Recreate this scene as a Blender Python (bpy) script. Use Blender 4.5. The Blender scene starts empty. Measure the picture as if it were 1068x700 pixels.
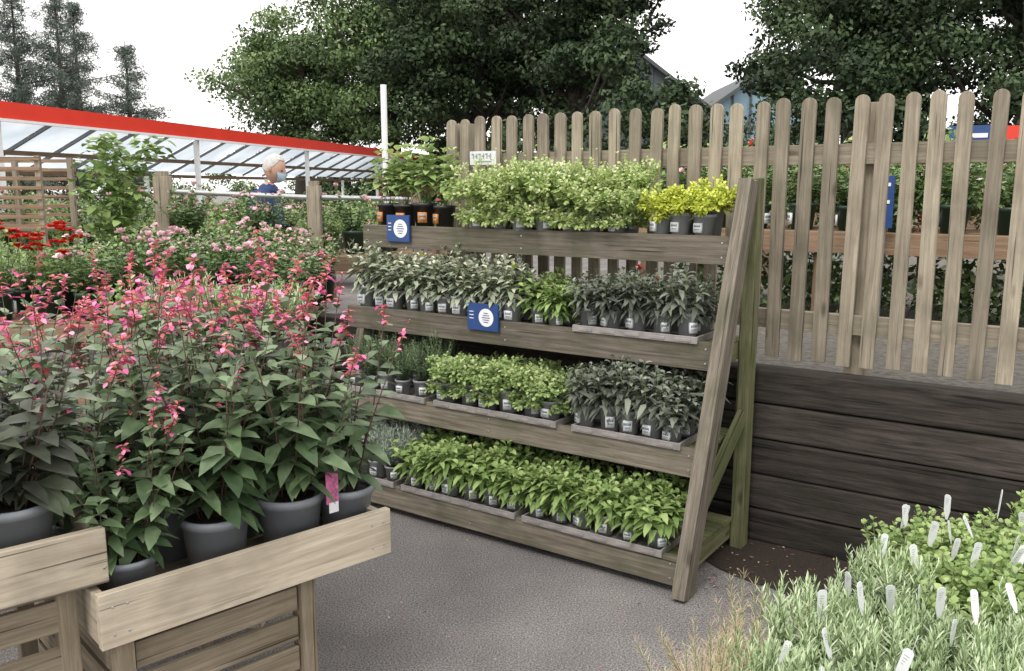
import bpy, math, random
import numpy as np
from mathutils import Vector, Matrix
R=random.Random(7)
NR=np.random.default_rng(5)
scene=bpy.context.scene
# ------------------------------------------------------------------ helpers
class MB:
    def __init__(s): s.v=[];s.f=[];s.m=[];s.t=[];s.g=[];s.mats=[]
    def mat(s,m):
        if m not in s.mats: s.mats.append(m)
        return s.mats.index(m)
    def add(s,vs,fs,m,t=0.5,g=None):
        o=len(s.v); k=s.mat(m)
        s.v.extend([tuple(q) for q in vs]); s.t.extend([t]*len(vs))
        s.g.extend(g if g is not None else [tuple(q) for q in vs])
        for f in fs: s.f.append(tuple(i+o for i in f)); s.m.append(k)
    def mesh(s,name,smooth=False):
        me=bpy.data.meshes.new(name); me.from_pydata(s.v,[],s.f)
        for m in s.mats: me.materials.append(m)
        me.polygons.foreach_set('material_index',s.m)
        if smooth: me.polygons.foreach_set('use_smooth',[True]*len(s.f))
        a=me.attributes.new('tint','FLOAT','POINT'); a.data.foreach_set('value',s.t)
        a=me.attributes.new('gco','FLOAT_VECTOR','POINT'); a.data.foreach_set('vector',[c for q in s.g for c in q])
        me.update(); return me
    def obj(s,name,loc=(0,0,0),smooth=False,bevel=0):
        return place(name,s.mesh(name,smooth),loc,bevel=bevel)
def place(name,me,loc=(0,0,0),rz=0,sc=1,bevel=0,parent=None):
    o=bpy.data.objects.new(name,me); scene.collection.objects.link(o)
    o.location=loc; o.rotation_euler=(0,0,rz); o.scale=(sc,sc,sc)
    if parent: o.parent=parent
    if bevel:
        b=o.modifiers.new('bevel','BEVEL'); b.width=bevel; b.segments=2; b.limit_method='ANGLE'
    return o
def box(mb,c,ax,ay,az,l,w,h,mat,t=None):
    c=Vector(c);ax=Vector(ax).normalized();ay=Vector(ay).normalized();az=Vector(az).normalized()
    vs=[];g=[];o=(R.random()*20,R.random()*20,R.random()*20)
    for i in(-.5,.5):
        for j in(-.5,.5):
            for k in(-.5,.5):
                vs.append(c+ax*(l*i)+ay*(w*j)+az*(h*k)); g.append((l*i+o[0],w*j+o[1],h*k+o[2]))
    fs=[(0,1,3,2),(4,6,7,5),(0,4,5,1),(2,3,7,6),(0,2,6,4),(1,5,7,3)]
    mb.add(vs,fs,mat,R.random() if t is None else t,g)
def beam(mb,p0,p1,w,h,mat,up=(0,0,1),t=None):
    p0=Vector(p0);p1=Vector(p1);d=p1-p0;ax=d.normalized();up=Vector(up)
    ay=up.cross(ax)
    if ay.length<1e-3: ay=Vector((1,0,0)).cross(ax)
    ay.normalize(); az=ax.cross(ay)
    box(mb,(p0+p1)/2,ax,ay,az,d.length,w,h,mat,t)
def lathe(mb,prof,c,mat,seg=16,t=.5):
    vs=[];fs=[]
    for r,z in prof:
        for i in range(seg):
            a=2*math.pi*i/seg; vs.append((c[0]+r*math.cos(a),c[1]+r*math.sin(a),c[2]+z))
    n=len(prof)
    for j in range(n-1):
        for i in range(seg):
            k=(i+1)%seg; fs.append((j*seg+i,j*seg+k,(j+1)*seg+k,(j+1)*seg+i))
    mb.add(vs,fs,mat,t)
def tube(mb,pts,rads,mat,seg=5,t=.5):
    vs=[];fs=[];pts=[Vector(p) for p in pts]
    for i,p in enumerate(pts):
        d=(pts[min(i+1,len(pts)-1)]-pts[max(i-1,0)]).normalized()
        s=d.cross(Vector((0,0,1)) if abs(d.z)<.9 else Vector((1,0,0))).normalized(); u=s.cross(d)
        for k in range(seg):
            a=2*math.pi*k/seg; vs.append(p+(s*math.cos(a)+u*math.sin(a))*rads[i])
    for j in range(len(pts)-1):
        for i in range(seg):
            k=(i+1)%seg; fs.append((j*seg+i,j*seg+k,(j+1)*seg+k,(j+1)*seg+i))
    fs.append(tuple(range(seg))[::-1]); fs.append(tuple((len(pts)-1)*seg+i for i in range(seg)))
    mb.add(vs,fs,mat,t)
UP=Vector((0,0,1))
def leaf(mb,p,d,L,W,mat,t,droop=.2,fold=0.0,shape=(.5,.36)):
    d=d.normalized(); s=d.cross(UP)
    if s.length<.05: s=Vector((1,0,0))
    s.normalize(); 
    s=(s+d.cross(s)*R.uniform(-.45,.45)).normalized(); n=s.cross(d)
    def c(u): q=p+d*(L*u); q.z-=droop*L*u*u; return q
    a=c(.33);b=c(.72);e=c(1)
    if fold:
        k=n*(fold*W)
        vs=[p,a-s*(W*shape[0])+k,a,a+s*(W*shape[0])+k,b-s*(W*shape[1])+k*.7,b,b+s*(W*shape[1])+k*.7,e]
        fs=[(0,2,1),(0,3,2),(1,2,5,4),(2,3,6,5),(4,5,7),(5,6,7)]
    else:
        vs=[p,a-s*(W*shape[0]),a+s*(W*shape[0]),b+s*(W*shape[1]),b-s*(W*shape[1]),e]
        fs=[(0,2,1),(1,2,3,4),(4,3,5)]
    mb.add(vs,fs,mat,t)
def rdir(el):
    a=R.random()*math.tau
    return Vector((math.cos(a)*math.cos(el),math.sin(a)*math.cos(el),math.sin(el)))
# ------------------------------------------------------------------ materials
def newmat(name):
    m=bpy.data.materials.new(name); m.use_nodes=True; nt=m.node_tree
    return m,nt,nt.nodes,nt.links,nt.nodes['Principled BSDF']
def ramp(N,stops):
    r=N.new('ShaderNodeValToRGB'); e=r.color_ramp.elements
    while len(e)<len(stops): e.new(.5)
    for i,(p,c) in enumerate(stops): e[i].position=p; e[i].color=(*c,1)
    return r
def leafmat(name,stops,rough=.5,trans=.3,spec=.35,noise=True):
    m,nt,N,Lk,P=newmat(name)
    a=N.new('ShaderNodeAttribute'); a.attribute_name='tint'
    r=ramp(N,stops); 
    if noise:
        n=N.new('ShaderNodeTexNoise'); n.inputs['Scale'].default_value=35; n.inputs['Detail'].default_value=1
        g=N.new('ShaderNodeNewGeometry'); Lk.new(g.outputs['Position'],n.inputs['Vector'])
        ma=N.new('ShaderNodeMath'); ma.operation='MULTIPLY_ADD'; Lk.new(n.outputs['Fac'],ma.inputs[0]); ma.inputs[1].default_value=.5; 
        sb=N.new('ShaderNodeMath'); sb.operation='SUBTRACT'; Lk.new(a.outputs['Fac'],sb.inputs[0]); sb.inputs[1].default_value=.25
        Lk.new(sb.outputs[0],ma.inputs[2]); Lk.new(ma.outputs[0],r.inputs[0])
    else: Lk.new(a.outputs['Fac'],r.inputs[0])
    Lk.new(r.outputs[0],P.inputs['Base Color']); P.inputs['Roughness'].default_value=rough
    P.inputs['Specular IOR Level'].default_value=spec
    if trans>0:
        tr=N.new('ShaderNodeBsdfTranslucent'); Lk.new(r.outputs[0],tr.inputs['Color'])
        mx=N.new('ShaderNodeMixShader'); mx.inputs[0].default_value=trans
        Lk.new(P.outputs[0],mx.inputs[1]); Lk.new(tr.outputs[0],mx.inputs[2])
        Lk.new(mx.outputs[0],N['Material Output'].inputs[0])
    return m
def plain(name,c,rough=.5,metal=0,var=.0,scale=20,bump=0):
    m,nt,N,Lk,P=newmat(name); P.inputs['Roughness'].default_value=rough; P.inputs['Metallic'].default_value=metal
    n=N.new('ShaderNodeTexNoise'); n.inputs['Scale'].default_value=scale; n.inputs['Detail'].default_value=5
    tc=N.new('ShaderNodeTexCoord'); Lk.new(tc.outputs['Object'],n.inputs['Vector'])
    r=ramp(N,[(.3,tuple(x*(1-var) for x in c)),(.7,tuple(min(1,x*(1+var)) for x in c))])
    Lk.new(n.outputs['Fac'],r.inputs[0]); Lk.new(r.outputs[0],P.inputs['Base Color'])
    if bump:
        b=N.new('ShaderNodeBump'); b.inputs['Strength'].default_value=bump; b.inputs['Distance'].default_value=.01
        Lk.new(n.outputs['Fac'],b.inputs['Height']); Lk.new(b.outputs[0],P.inputs['Normal'])
    return m
def woodmat(name,dark,light,stain=(.05,.06,.03),stainamt=.4,rough=.8,knots=True,bump=.4,grain=1.0):
    m,nt,N,Lk,P=newmat(name); P.inputs['Roughness'].default_value=rough; P.inputs['Specular IOR Level'].default_value=.2
    a=N.new('ShaderNodeAttribute'); a.attribute_name='gco'
    mp=N.new('ShaderNodeMapping'); mp.inputs['Scale'].default_value=(1.6,34*grain,34*grain); Lk.new(a.outputs['Vector'],mp.inputs[0])
    n=N.new('ShaderNodeTexNoise'); n.inputs['Scale'].default_value=2; n.inputs['Detail'].default_value=8; n.inputs['Roughness'].default_value=.72; n.inputs['Distortion'].default_value=.6
    Lk.new(mp.outputs[0],n.inputs['Vector'])
    r=ramp(N,[(.32,dark),(.5,tuple((x+y)/2 for x,y in zip(dark,light))),(.66,light)]); Lk.new(n.outputs['Fac'],r.inputs[0])
    n2=N.new('ShaderNodeTexNoise'); n2.inputs['Scale'].default_value=5; n2.inputs['Detail'].default_value=6; Lk.new(a.outputs['Vector'],n2.inputs['Vector'])
    r2=ramp(N,[(.45,(0,0,0)),(.72,(1,1,1))]); Lk.new(n2.outputs['Fac'],r2.inputs[0])
    mm=N.new('ShaderNodeMath'); mm.operation='MULTIPLY'; mm.inputs[1].default_value=stainamt; Lk.new(r2.outputs[0],mm.inputs[0])
    mx=N.new('ShaderNodeMix'); mx.data_type='RGBA'; Lk.new(mm.outputs[0],mx.inputs[0]); Lk.new(r.outputs[0],mx.inputs[6]); mx.inputs[7].default_value=(*stain,1)
    last=mx.outputs[2]
    mc=N.new('ShaderNodeMapping'); mc.inputs['Scale'].default_value=(1.1,60*grain,60*grain); Lk.new(a.outputs['Vector'],mc.inputs[0])
    nc=N.new('ShaderNodeTexNoise'); nc.inputs['Scale'].default_value=1.3; nc.inputs['Detail'].default_value=3; Lk.new(mc.outputs[0],nc.inputs['Vector'])
    rc=ramp(N,[(.30,(.3,.3,.3)),(.37,(1,1,1))]); Lk.new(nc.outputs['Fac'],rc.inputs[0])
    mcx=N.new('ShaderNodeMix'); mcx.data_type='RGBA'; mcx.blend_type='MULTIPLY'; mcx.inputs[0].default_value=1; Lk.new(last,mcx.inputs[6]); Lk.new(rc.outputs[0],mcx.inputs[7]); last=mcx.outputs[2]
    if knots:
        mk=N.new('ShaderNodeMapping'); mk.inputs['Scale'].default_value=(3.2,9,9); Lk.new(a.outputs['Vector'],mk.inputs[0])
        v=N.new('ShaderNodeTexVoronoi'); v.inputs['Scale'].default_value=1; Lk.new(mk.outputs[0],v.inputs['Vector'])
        rk=ramp(N,[(.06,(1,1,1)),(.14,(0,0,0))]); Lk.new(v.outputs['Distance'],rk.inputs[0])
        m2=N.new('ShaderNodeMath'); m2.operation='MULTIPLY'; m2.inputs[1].default_value=.7; Lk.new(rk.outputs[0],m2.inputs[0])
        mx2=N.new('ShaderNodeMix'); mx2.data_type='RGBA'; Lk.new(m2.outputs[0],mx2.inputs[0]); Lk.new(last,mx2.inputs[6]); mx2.inputs[7].default_value=(*[x*.4 for x in dark],1)
        last=mx2.outputs[2]
    t=N.new('ShaderNodeAttribute'); t.attribute_name='tint'
    mr=N.new('ShaderNodeMapRange'); mr.inputs[3].default_value=.72; mr.inputs[4].default_value=1.22; Lk.new(t.outputs['Fac'],mr.inputs[0])
    mu=N.new('ShaderNodeVectorMath'); mu.operation='SCALE'; Lk.new(last,mu.inputs[0]); Lk.new(mr.outputs[0],mu.inputs['Scale'])
    Lk.new(mu.outputs[0],P.inputs['Base Color'])
    b=N.new('ShaderNodeBump'); b.inputs['Strength'].default_value=bump; b.inputs['Distance'].default_value=.004
    Lk.new(n.outputs['Fac'],b.inputs['Height']); Lk.new(b.outputs[0],P.inputs['Normal'])
    return m
M_shelf=woodmat('weathered_shelf_wood',(.085,.072,.055),(.25,.22,.178),(.06,.07,.035),.6)
M_shelfg=woodmat('algae_shelf_wood',(.08,.08,.04),(.22,.22,.12),(.06,.09,.025),.7)
M_fence=woodmat('weathered_fence_wood',(.19,.16,.12),(.385,.338,.262),(.12,.11,.08),.6,knots=True)
M_sleeper=woodmat('old_sleeper_wood',(.015,.013,.012),(.088,.074,.063),(.02,.022,.016),.6,bump=1.0,grain=.7)
M_crate=woodmat('pale_crate_wood',(.32,.265,.195),(.53,.47,.375),(.19,.165,.125),.6,bump=.25)
M_brown=woodmat('brown_bench_wood',(.16,.10,.065),(.30,.21,.14),(.1,.08,.05),.4)
M_stem=plain('green_stem',(.12,.19,.05),.6,var=.2)
M_redstem=plain('reddish_stem',(.10,.055,.04),.6,var=.2)
M_pot=plain('grey_plastic_pot',(.24,.26,.29),.42,var=.12,scale=8)
M_potl=plain('light_grey_plastic_pot',(.25,.26,.275),.45,var=.12,scale=8)
M_potb=plain('black_plastic_pot',(.02,.02,.022),.4,var=.1)
M_potg=plain('green_plastic_pot',(.02,.05,.03),.4,var=.1)
M_tray=plain('grey_tray',(.27,.25,.24),.5,var=.2)
M_soil=plain('compost',(.03,.02,.014),.95,var=.4,scale=120,bump=.6)
M_label=plain('white_label',(.68,.70,.71),.5,var=.06)
M_print=plain('label_print',(.25,.3,.33),.6)
M_orange=plain('orange_label',(.55,.22,.06),.5,var=.4,scale=60)
M_pinklab=plain('pink_label',(.45,.12,.25),.5,var=.6,scale=60)
M_blue=plain('blue_sign_face',(.02,.06,.20),.35,var=.05)
M_white=plain('white_paint',(.78,.79,.8),.45,var=.04)
M_red=plain('red_fascia_paint',(.68,.04,.02),.4,var=.06,scale=2)
M_metal=plain('galvanised_metal',(.45,.46,.47),.4,metal=.7,var=.1)
L_salvia=leafmat('salvia_leaf',[(0,(.038,.07,.03)),(.5,(.105,.165,.075)),(1,(.27,.36,.21))],.42,.15,.5)
L_dark=leafmat('purple_salvia_leaf',[(0,(.035,.035,.03)),(.5,(.075,.09,.06)),(1,(.17,.21,.13))],.42,0,.5)
L_vari=leafmat('variegated_leaf',[(0,(.22,.34,.10)),(.35,(.38,.51,.17)),(.65,(.57,.65,.30)),(1,(.80,.82,.56))],.55,.22,.3,False)
L_gold=leafmat('golden_leaf',[(0,(.40,.48,.05)),(.5,(.60,.66,.10)),(1,(.78,.80,.20))],.55,.22,.3,False)
L_lime=leafmat('lime_marjoram_leaf',[(0,(.18,.29,.09)),(.5,(.34,.46,.17)),(1,(.58,.65,.34))],.55,.2,.3,False)
L_bright=leafmat('bright_green_leaf',[(0,(.12,.20,.055)),(.5,(.24,.35,.11)),(1,(.41,.51,.21))],.5,.2,.35,False)
L_sage=leafmat('purple_sage_leaf',[(0,(.06,.065,.055)),(.5,(.14,.16,.125)),(1,(.28,.31,.25))],.7,0,.2,False)
L_gsage=leafmat('variegated_sage_leaf',[(0,(.13,.17,.115)),(.5,(.29,.33,.235)),(1,(.64,.64,.50))],.6,0,.3,False)
L_lav=leafmat('lavender_leaf',[(0,(.19,.27,.12)),(.5,(.37,.48,.26)),(1,(.64,.71,.50))],.65,0,.3,False)
L_silver=leafmat('silver_leaf',[(0,(.15,.19,.16)),(.5,(.30,.35,.30)),(1,(.50,.54,.49))],.7,0,.3,False)
L_rosem=leafmat('rosemary_leaf',[(0,(.06,.09,.05)),(.5,(.13,.18,.105)),(1,(.26,.32,.2))],.55,0,.3,False)
L_fennel=leafmat('bronze_fennel_leaf',[(0,(.28,.18,.12)),(.5,(.42,.31,.20)),(1,(.46,.48,.27))],.7,0,.3,False)
L_rose=leafmat('rose_leaf',[(0,(.06,.115,.04)),(.5,(.135,.22,.08)),(1,(.28,.37,.16))],.45,0,.4,False)
F_coral=leafmat('coral_flower',[(0,(.42,.08,.10)),(.5,(.70,.17,.20)),(1,(.85,.38,.38))],.6,.2,.3,False)
F_mag=leafmat('magenta_flower',[(0,(.50,.06,.23)),(.5,(.78,.16,.41)),(1,(.88,.43,.62))],.6,.2,.3,False)
F_pink=leafmat('pink_rose_flower',[(0,(.6,.28,.35)),(.5,(.82,.55,.61)),(1,(.92,.78,.80))],.6,.2,.3,False)
F_red=leafmat('red_flower',[(0,(.4,.01,.01)),(.5,(.62,.02,.02)),(1,(.75,.06,.04))],.6,.1,.3,False)
# ------------------------------------------------------------------ plants
def pot(mb,r=.045,h=.085,mat=None,label=True,z0=0,seg=18,labmat=None):
    mat=mat or M_potl
    lathe(mb,[(0.001,z0+.002),(r*.74,z0+.002),(r*.93,z0+h*.86),(r*1.0,z0+h*.86),(r*1.02,z0+h),(r*.93,z0+h),(r*.9,z0+h*.86)],(0,0,0),mat,seg)
    lathe(mb,[(r*.91,z0+h*.87),(r*.5,z0+h*.9),(.001,z0+h*.89)],(0,0,0),M_soil,seg)
    if label:
        az=-2.0+R.uniform(-.25,.25)
        ax=Vector((math.cos(az),math.sin(az),0)); ay=Vector((-ax.y,ax.x,0))
        c=ax*(r*.90)+Vector((0,0,z0+h*.42))
        lm=labmat or M_label
        box(mb,c,ay,ax,(0,0,1),r*.75,.012,h*.42,lm,.5)
        box(mb,c+ax*.0065+Vector((0,0,h*.08)),ay,ax,(0,0,1),r*.6,.002,h*.09,M_print,.5)
        box(mb,c+ax*.0065-Vector((0,0,h*.06)),ay,ax,(0,0,1),r*.45,.002,h*.05,M_print,.5)
def herb(mb,z0,nst,H,spread,nodes,L,W,mat,stem=M_stem,t0=.25,base_r=.02,tint=(.1,.9),el=(.1,1.0),droop=.25,fold=0,shape=(.5,.36),sr=.0012,tipsize=.6,per=2,spike=None,dome=.25,sp=1.0,hang=0):
    for _ in range(nst):
        az=R.random()*math.tau; ln=spread*math.sqrt(R.random()); fr=ln/max(spread,1e-4); h=H*R.uniform(.72,1.05)*(1-dome*fr**2)
        br=base_r*R.random(); ca,sa=math.cos(az),math.sin(az); wob=R.uniform(-.2,.2)*spread
        hg=hang*fr*fr
        def P(u): q=br+ln*u**.95; w=wob*math.sin(u*3); return Vector((ca*q-sa*w,sa*q+ca*w,z0+h*u-hg*H*u*u))
        tube(mb,[P(0),P(.5),P(1)],[sr*1.4,sr,sr*.6],stem,3)
        st=R.uniform(-.2,.2)
        for k in range(nodes):
            u=t0+(1-t0)*k/max(1,nodes-1)*R.uniform(.96,1.0)
            p=P(u); e=el[0]+(el[1]-el[0])*u**2; f=(k%2)*math.pi/2+az
            sz=(1-(1-tipsize)*u**3)*R.uniform(.75,1.1)
            for j in range(per):
                a=f+j*math.tau/per+R.uniform(-.35,.35)
                ee=e+R.uniform(-.3,.3)
                d=Vector((math.cos(a)*math.cos(ee),math.sin(a)*math.cos(ee),math.sin(ee)))
                tt=min(1,max(0,R.uniform(*tint)*.7+.3*u+st))
                leaf(mb,p,d,L*sz,W*sz,mat,tt,droop,fold,shape)
        if spike and R.random()<sp: spike(mb,P(1),(P(1)-P(.9)).normalized())
def cloud(mb,c,rad,n,L,W,mat,lumps=6,lr=.42,stem=M_stem,zlo=-.65):
    """lumpy mound made of leafy shoots pointing outward"""
    c=Vector(c); ls=[]
    for i in range(lumps):
        a=i*2.4+R.uniform(-.4,.4); zz=R.uniform(zlo,.55); h=math.sqrt(1-zz*zz)
        ls.append((Vector((math.cos(a)*h,math.sin(a)*h,zz))*R.uniform(.5,.68),R.uniform(lr*.8,lr*1.2)))
    ls.append((Vector((0,0,.4)),lr)); per=6
    for _ in range(n//per):
        ld,r0=R.choice(ls); d=Vector((R.gauss(0,1),R.gauss(0,1),R.gauss(.1,1))).normalized()
        q=ld+d*r0*R.uniform(.6,1.0)
        p=c+Vector((q.x*rad[0],q.y*rad[1],q.z*rad[2])); dd=(d+Vector((0,0,.5))).normalized()
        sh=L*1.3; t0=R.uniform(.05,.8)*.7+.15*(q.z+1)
        tube(mb,[p-dd*sh,p],[.0012,.0008],stem,3)
        for k in range(per):
            u=k/(per-1); pp=p-dd*sh*(1-u)
            a=Vector((R.gauss(0,1),R.gauss(0,1),R.gauss(0,1))); a=(a-dd*a.dot(dd)).normalized()
            s=1-.35*u
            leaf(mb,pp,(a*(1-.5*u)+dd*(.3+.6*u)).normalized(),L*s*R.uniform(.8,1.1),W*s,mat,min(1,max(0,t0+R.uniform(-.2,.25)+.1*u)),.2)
def meshes(name,n,fn):
    out=[]
    for i in range(n):
        mb=MB(); fn(mb); out.append(mb.mesh(name,True))
    return out
def k_vari(mb):
    pot(mb,.05,.09,label=True); herb(mb,.07,10,.29,.13,5,.03,.02,L_vari,base_r=.045,t0=.3,sr=.001)
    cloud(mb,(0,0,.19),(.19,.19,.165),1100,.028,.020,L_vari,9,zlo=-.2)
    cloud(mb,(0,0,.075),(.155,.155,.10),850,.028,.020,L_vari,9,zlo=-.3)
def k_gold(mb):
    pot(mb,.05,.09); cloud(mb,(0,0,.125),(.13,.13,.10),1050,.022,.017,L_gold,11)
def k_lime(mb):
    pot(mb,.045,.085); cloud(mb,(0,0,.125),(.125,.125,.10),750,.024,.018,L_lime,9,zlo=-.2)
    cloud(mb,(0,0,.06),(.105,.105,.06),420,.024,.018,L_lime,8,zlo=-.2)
def k_bright(mb): pot(mb,.045,.085); herb(mb,.075,14,.155,.08,6,.08,.031,L_bright,base_r=.028,t0=.1,fold=.12,droop=.5,el=(-.1,1.1),tipsize=.7)
def k_sage(mb): pot(mb,.045,.085); herb(mb,.075,15,.17,.085,7,.07,.025,L_sage,base_r=.028,t0=.1,fold=.12,droop=.5,el=(-.1,1.1))
def k_gsage(mb): pot(mb,.045,.085); herb(mb,.075,16,.18,.09,7,.058,.025,L_gsage,base_r=.028,t0=.1,fold=.1,droop=.45,el=(-.1,1.1))
def k_silver(mb): pot(mb,.045,.085); herb(mb,.078,30,.18,.09,12,.034,.0042,L_silver,base_r=.03,t0=.1,per=3,el=(.5,1.0),droop=.1)
def k_rosem(mb): pot(mb,.045,.085); herb(mb,.078,22,.21,.08,16,.026,.0045,L_rosem,base_r=.03,t0=.1,per=3,el=(.4,1.0),droop=.1)
def k_coral(mb):
    pot(mb,.06,.11,M_potb,True,labmat=M_orange); herb(mb,.09,8,.31,.06,5,.085,.048,L_lime,base_r=.025,t0=.4,fold=.12,droop=.4,el=(0,.9),per=3,tint=(.2,.8))
    herb(mb,.09,5,.15,.05,3,.04,.03,F_coral,base_r=.02,t0=.5,droop=.3,el=(0,.9),per=2)
def k_lav(mb): pot(mb,.05,.09,label=False); herb(mb,.08,22,.20,.07,11,.042,.0058,L_lav,base_r=.045,t0=.15,per=3,el=(.6,1.2),droop=.05,tint=(0,1),sr=.0016,dome=.2)
def k_mint(mb): pot(mb,.05,.09,label=False); herb(mb,.08,22,.19,.10,7,.038,.028,L_bright,base_r=.04,t0=.2,fold=.1,tint=(.4,1))
def k_fen(mb): pot(mb,.05,.09,label=False); herb(mb,.08,13,.34,.14,13,.055,.0022,L_fennel,base_r=.03,t0=.2,per=6,el=(.2,1.0),droop=.1,tint=(0,1),sr=.0016)
def salvia_spike(mb,p,d):
    n=R.randint(16,28); ln=R.uniform(.08,.16)
    top=p+d*ln; tube(mb,[p,top],[.0015,.001],M_redstem,3)
    for i in range(n):
        u=R.random(); q=p+d*(ln*u)
        dd=rdir(R.uniform(-.3,.8))
        m=F_mag if R.random()<.15 else F_coral
        if R.random()<.2:
            leaf(mb,q,dd,R.uniform(.025,.038),.010,m,R.random(),.3,.4)
            leaf(mb,q+dd*.022,(dd+Vector((0,0,-.6))).normalized(),.016,.015,F_mag,R.random(),.3)
        else: leaf(mb,q,dd,R.uniform(.016,.026),R.uniform(.009,.014),m,R.random(),.1,.3)
def salvia(leafm,H=.62,nst=9,sp=.6,nodes=8):
    def f(mb):
        pot(mb,.095,.175,M_pot,label=False,seg=28)
        herb(mb,.16,nst,H,.20,nodes,.118,.056,leafm,M_redstem,base_r=.05,t0=.14,fold=.14,droop=.35,el=(-.1,.8),sr=.0026,tipsize=.48,tint=(.0,1.0),spike=salvia_spike,sp=sp)
        herb(mb,.16,8,H*.66,.18,6,.11,.05,leafm,M_redstem,base_r=.05,t0=.25,fold=.14,droop=.4,el=(-.1,.8),sr=.002,tipsize=.5,tint=(.0,1.0),spike=salvia_spike,sp=sp*.2)
    return f
def bloom(mb,p,r,m):
    for i in range(9):
        leaf(mb,p,rdir(R.uniform(.1,1.2)),r,r*.9,m,R.random(),.1,.2,(.5,.45))
def rose_spike(mb,p,d): bloom(mb,p,R.uniform(.022,.04),F_pink)
def k_rose(mb): pot(mb,.085,.16,M_potg,True,seg=18); herb(mb,.15,24,.34,.18,8,.05,.032,L_rose,base_r=.05,t0=.1,spike=rose_spike,sr=.002,sp=.28)
def red_spike(mb,p,d):
    for i in range(5): bloom(mb,p+rdir(.5)*.025,.026,F_red)
def k_ger(mb): pot(mb,.08,.15,M_potg,True); herb(mb,.14,15,.38,.14,6,.05,.045,L_bright,base_r=.04,t0=.1,spike=red_spike,sr=.002,sp=.6)
PL={}
for nm,n,fn in [('variegated_marjoram_plant',4,k_vari),('golden_marjoram_plant',3,k_gold),('lime_marjoram_plant',4,k_lime),('green_sage_plant',5,k_bright),
    ('purple_sage_plant',5,k_sage),('variegated_sage_plant',5,k_gsage),('silver_curry_plant',3,k_silver),('rosemary_plant',3,k_rosem),('potted_coral_plant',4,k_coral),
    ('lavender_plant',4,k_lav),('mint_plant',3,k_mint),('bronze_fennel_plant',3,k_fen),('salvia_plant',6,salvia(L_salvia)),('dark_leaf_salvia_plant',3,salvia(L_dark,.54,9,.4)),
    ('rose_plant',5,k_rose),('red_geranium_plant',2,k_ger)]:
    PL[nm]=meshes(nm,n,fn)
def put(nm,loc,sc=1,rot=None,free=False):
    me=R.choice(PL[nm])
    rz=R.uniform(-.5,.5) if rot is None else rot
    if free: rz=R.random()*math.tau
    return place(nm,me,loc,rz,sc*R.uniform(.93,1.07))
# ------------------------------------------------------------------ frame of the shelf / wall / fence
O=Vector((.652,3.208,0)); A=Vector((-.823,.568,0)).normalized(); B=Vector((.568,.823,0)).normalized()
def Wp(a,b,z): 
    p=O+A*a+B*b; return Vector((p.x,p.y,z))
tiers=[(.158,.0),(.563,.15),(.98,.285),(1.405,.42)]
mb=MB()
for zt,bf in tiers:
    beam(mb,Wp(.0,bf+.016,zt-.06),Wp(2.07,bf+.016,zt-.06),.028,.118,M_shelf)
    b=bf+.034; 
    n=max(1,int((.59-b)/.1)); w=(.585-b)/n
    for i in range(n):
        beam(mb,Wp(-.005,b+w*(i+.5),zt-.022),Wp(2.06,b+w*(i+.5),zt-.022),w-.012,.02,M_shelfg)
    for a in (.02,1.03,2.04):
        beam(mb,Wp(a,bf+.032,zt-.075),Wp(a,.585,zt-.075),.04,.08,M_shelfg)
    beam(mb,Wp(.0,.60,zt-.07),Wp(2.07,.60,zt-.07),.025,.09,M_shelf)
beam(mb,Wp(-.03,-.01,.0),Wp(-.03,.54,1.625),.055,.10,M_shelf,up=B,t=.75)
beam(mb,Wp(-.03,.615,0),Wp(-.03,.615,1.64),.055,.075,M_shelfg,up=B,t=.6)
beam(mb,Wp(1.98,.05,0),Wp(1.98,.46,1.28),.05,.07,M_shelf,up=B,t=.3)
beam(mb,Wp(2.10,.615,0),Wp(2.10,.615,1.36),.055,.075,M_shelf,up=B,t=.4)
beam(mb,Wp(-.03,.50,1.605),Wp(-.03,.66,1.63),.05,.03,M_shelf)
beam(mb,Wp(-.032,.1,.30),Wp(-.032,.58,.62),.03,.07,M_shelfg)
for zt,bf in tiers:
    for a in (.03,1.03,2.03):
        for dz in (-.03,-.09): 
            c=Wp(a,bf+.001,zt+dz); box(mb,c,A,B,UP,.008,.003,.008,M_metal,.5)
mb.obj('wooden_display_shelf',bevel=.003)
def tray(a0,a1,b,z,d=.2):
    m=MB(); c=Wp((a0+a1)/2,b,z+.004); l=a1-a0
    box(m,c,A,B,UP,l,d,.006,M_tray,.5)
    for s in(-1,1):
        box(m,c+B*(s*d/2)+UP*.012,A,B,UP,l+.012,.008,.03,M_tray,.5)
        box(m,c+A*(s*l/2)+UP*.012,A,B,UP,.008,d-.009,.03,M_tray,.5)
    n=int(l/.1)
    for i in range(n):
        box(m,c+B*(-d/2-.005)+A*(-l/2+(i+.5)*l/n)+UP*.010,A,B,UP,l/n*.6,.004,.014,M_tray,.2)
    m.obj('plant_tray',bevel=.002)
def row(kind,a0,a1,tier,rows,sp=.1,sc=1,b0=.06,jit=.011,tr=True,dz=0):
    zt,bf=tiers[tier]; z=zt+(.004 if tr else -.011)
    n=max(1,int(round((a1-a0)/sp)))
    for r in range(rows):
        for i in range(n):
            a=a0+(i+.5)*(a1-a0)/n
            o=put(kind,Wp(a+R.uniform(-jit,jit),bf+b0+r*sp+R.uniform(-jit,jit),z+dz),sc*R.uniform(.93,1.07),rot=R.uniform(-.7,.7)); o.scale.z*=R.uniform(.85,1.15)
    if tr: tray(a0,a1-.01,bf+b0+(rows-1)*sp/2-.0,zt-.012,rows*sp+.02)
row('green_sage_plant',.07,.74,0,3,.11); row('green_sage_plant',.78,1.45,0,3,.11)
row('silver_curry_plant',1.5,2.02,0,3,.11)
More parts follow.
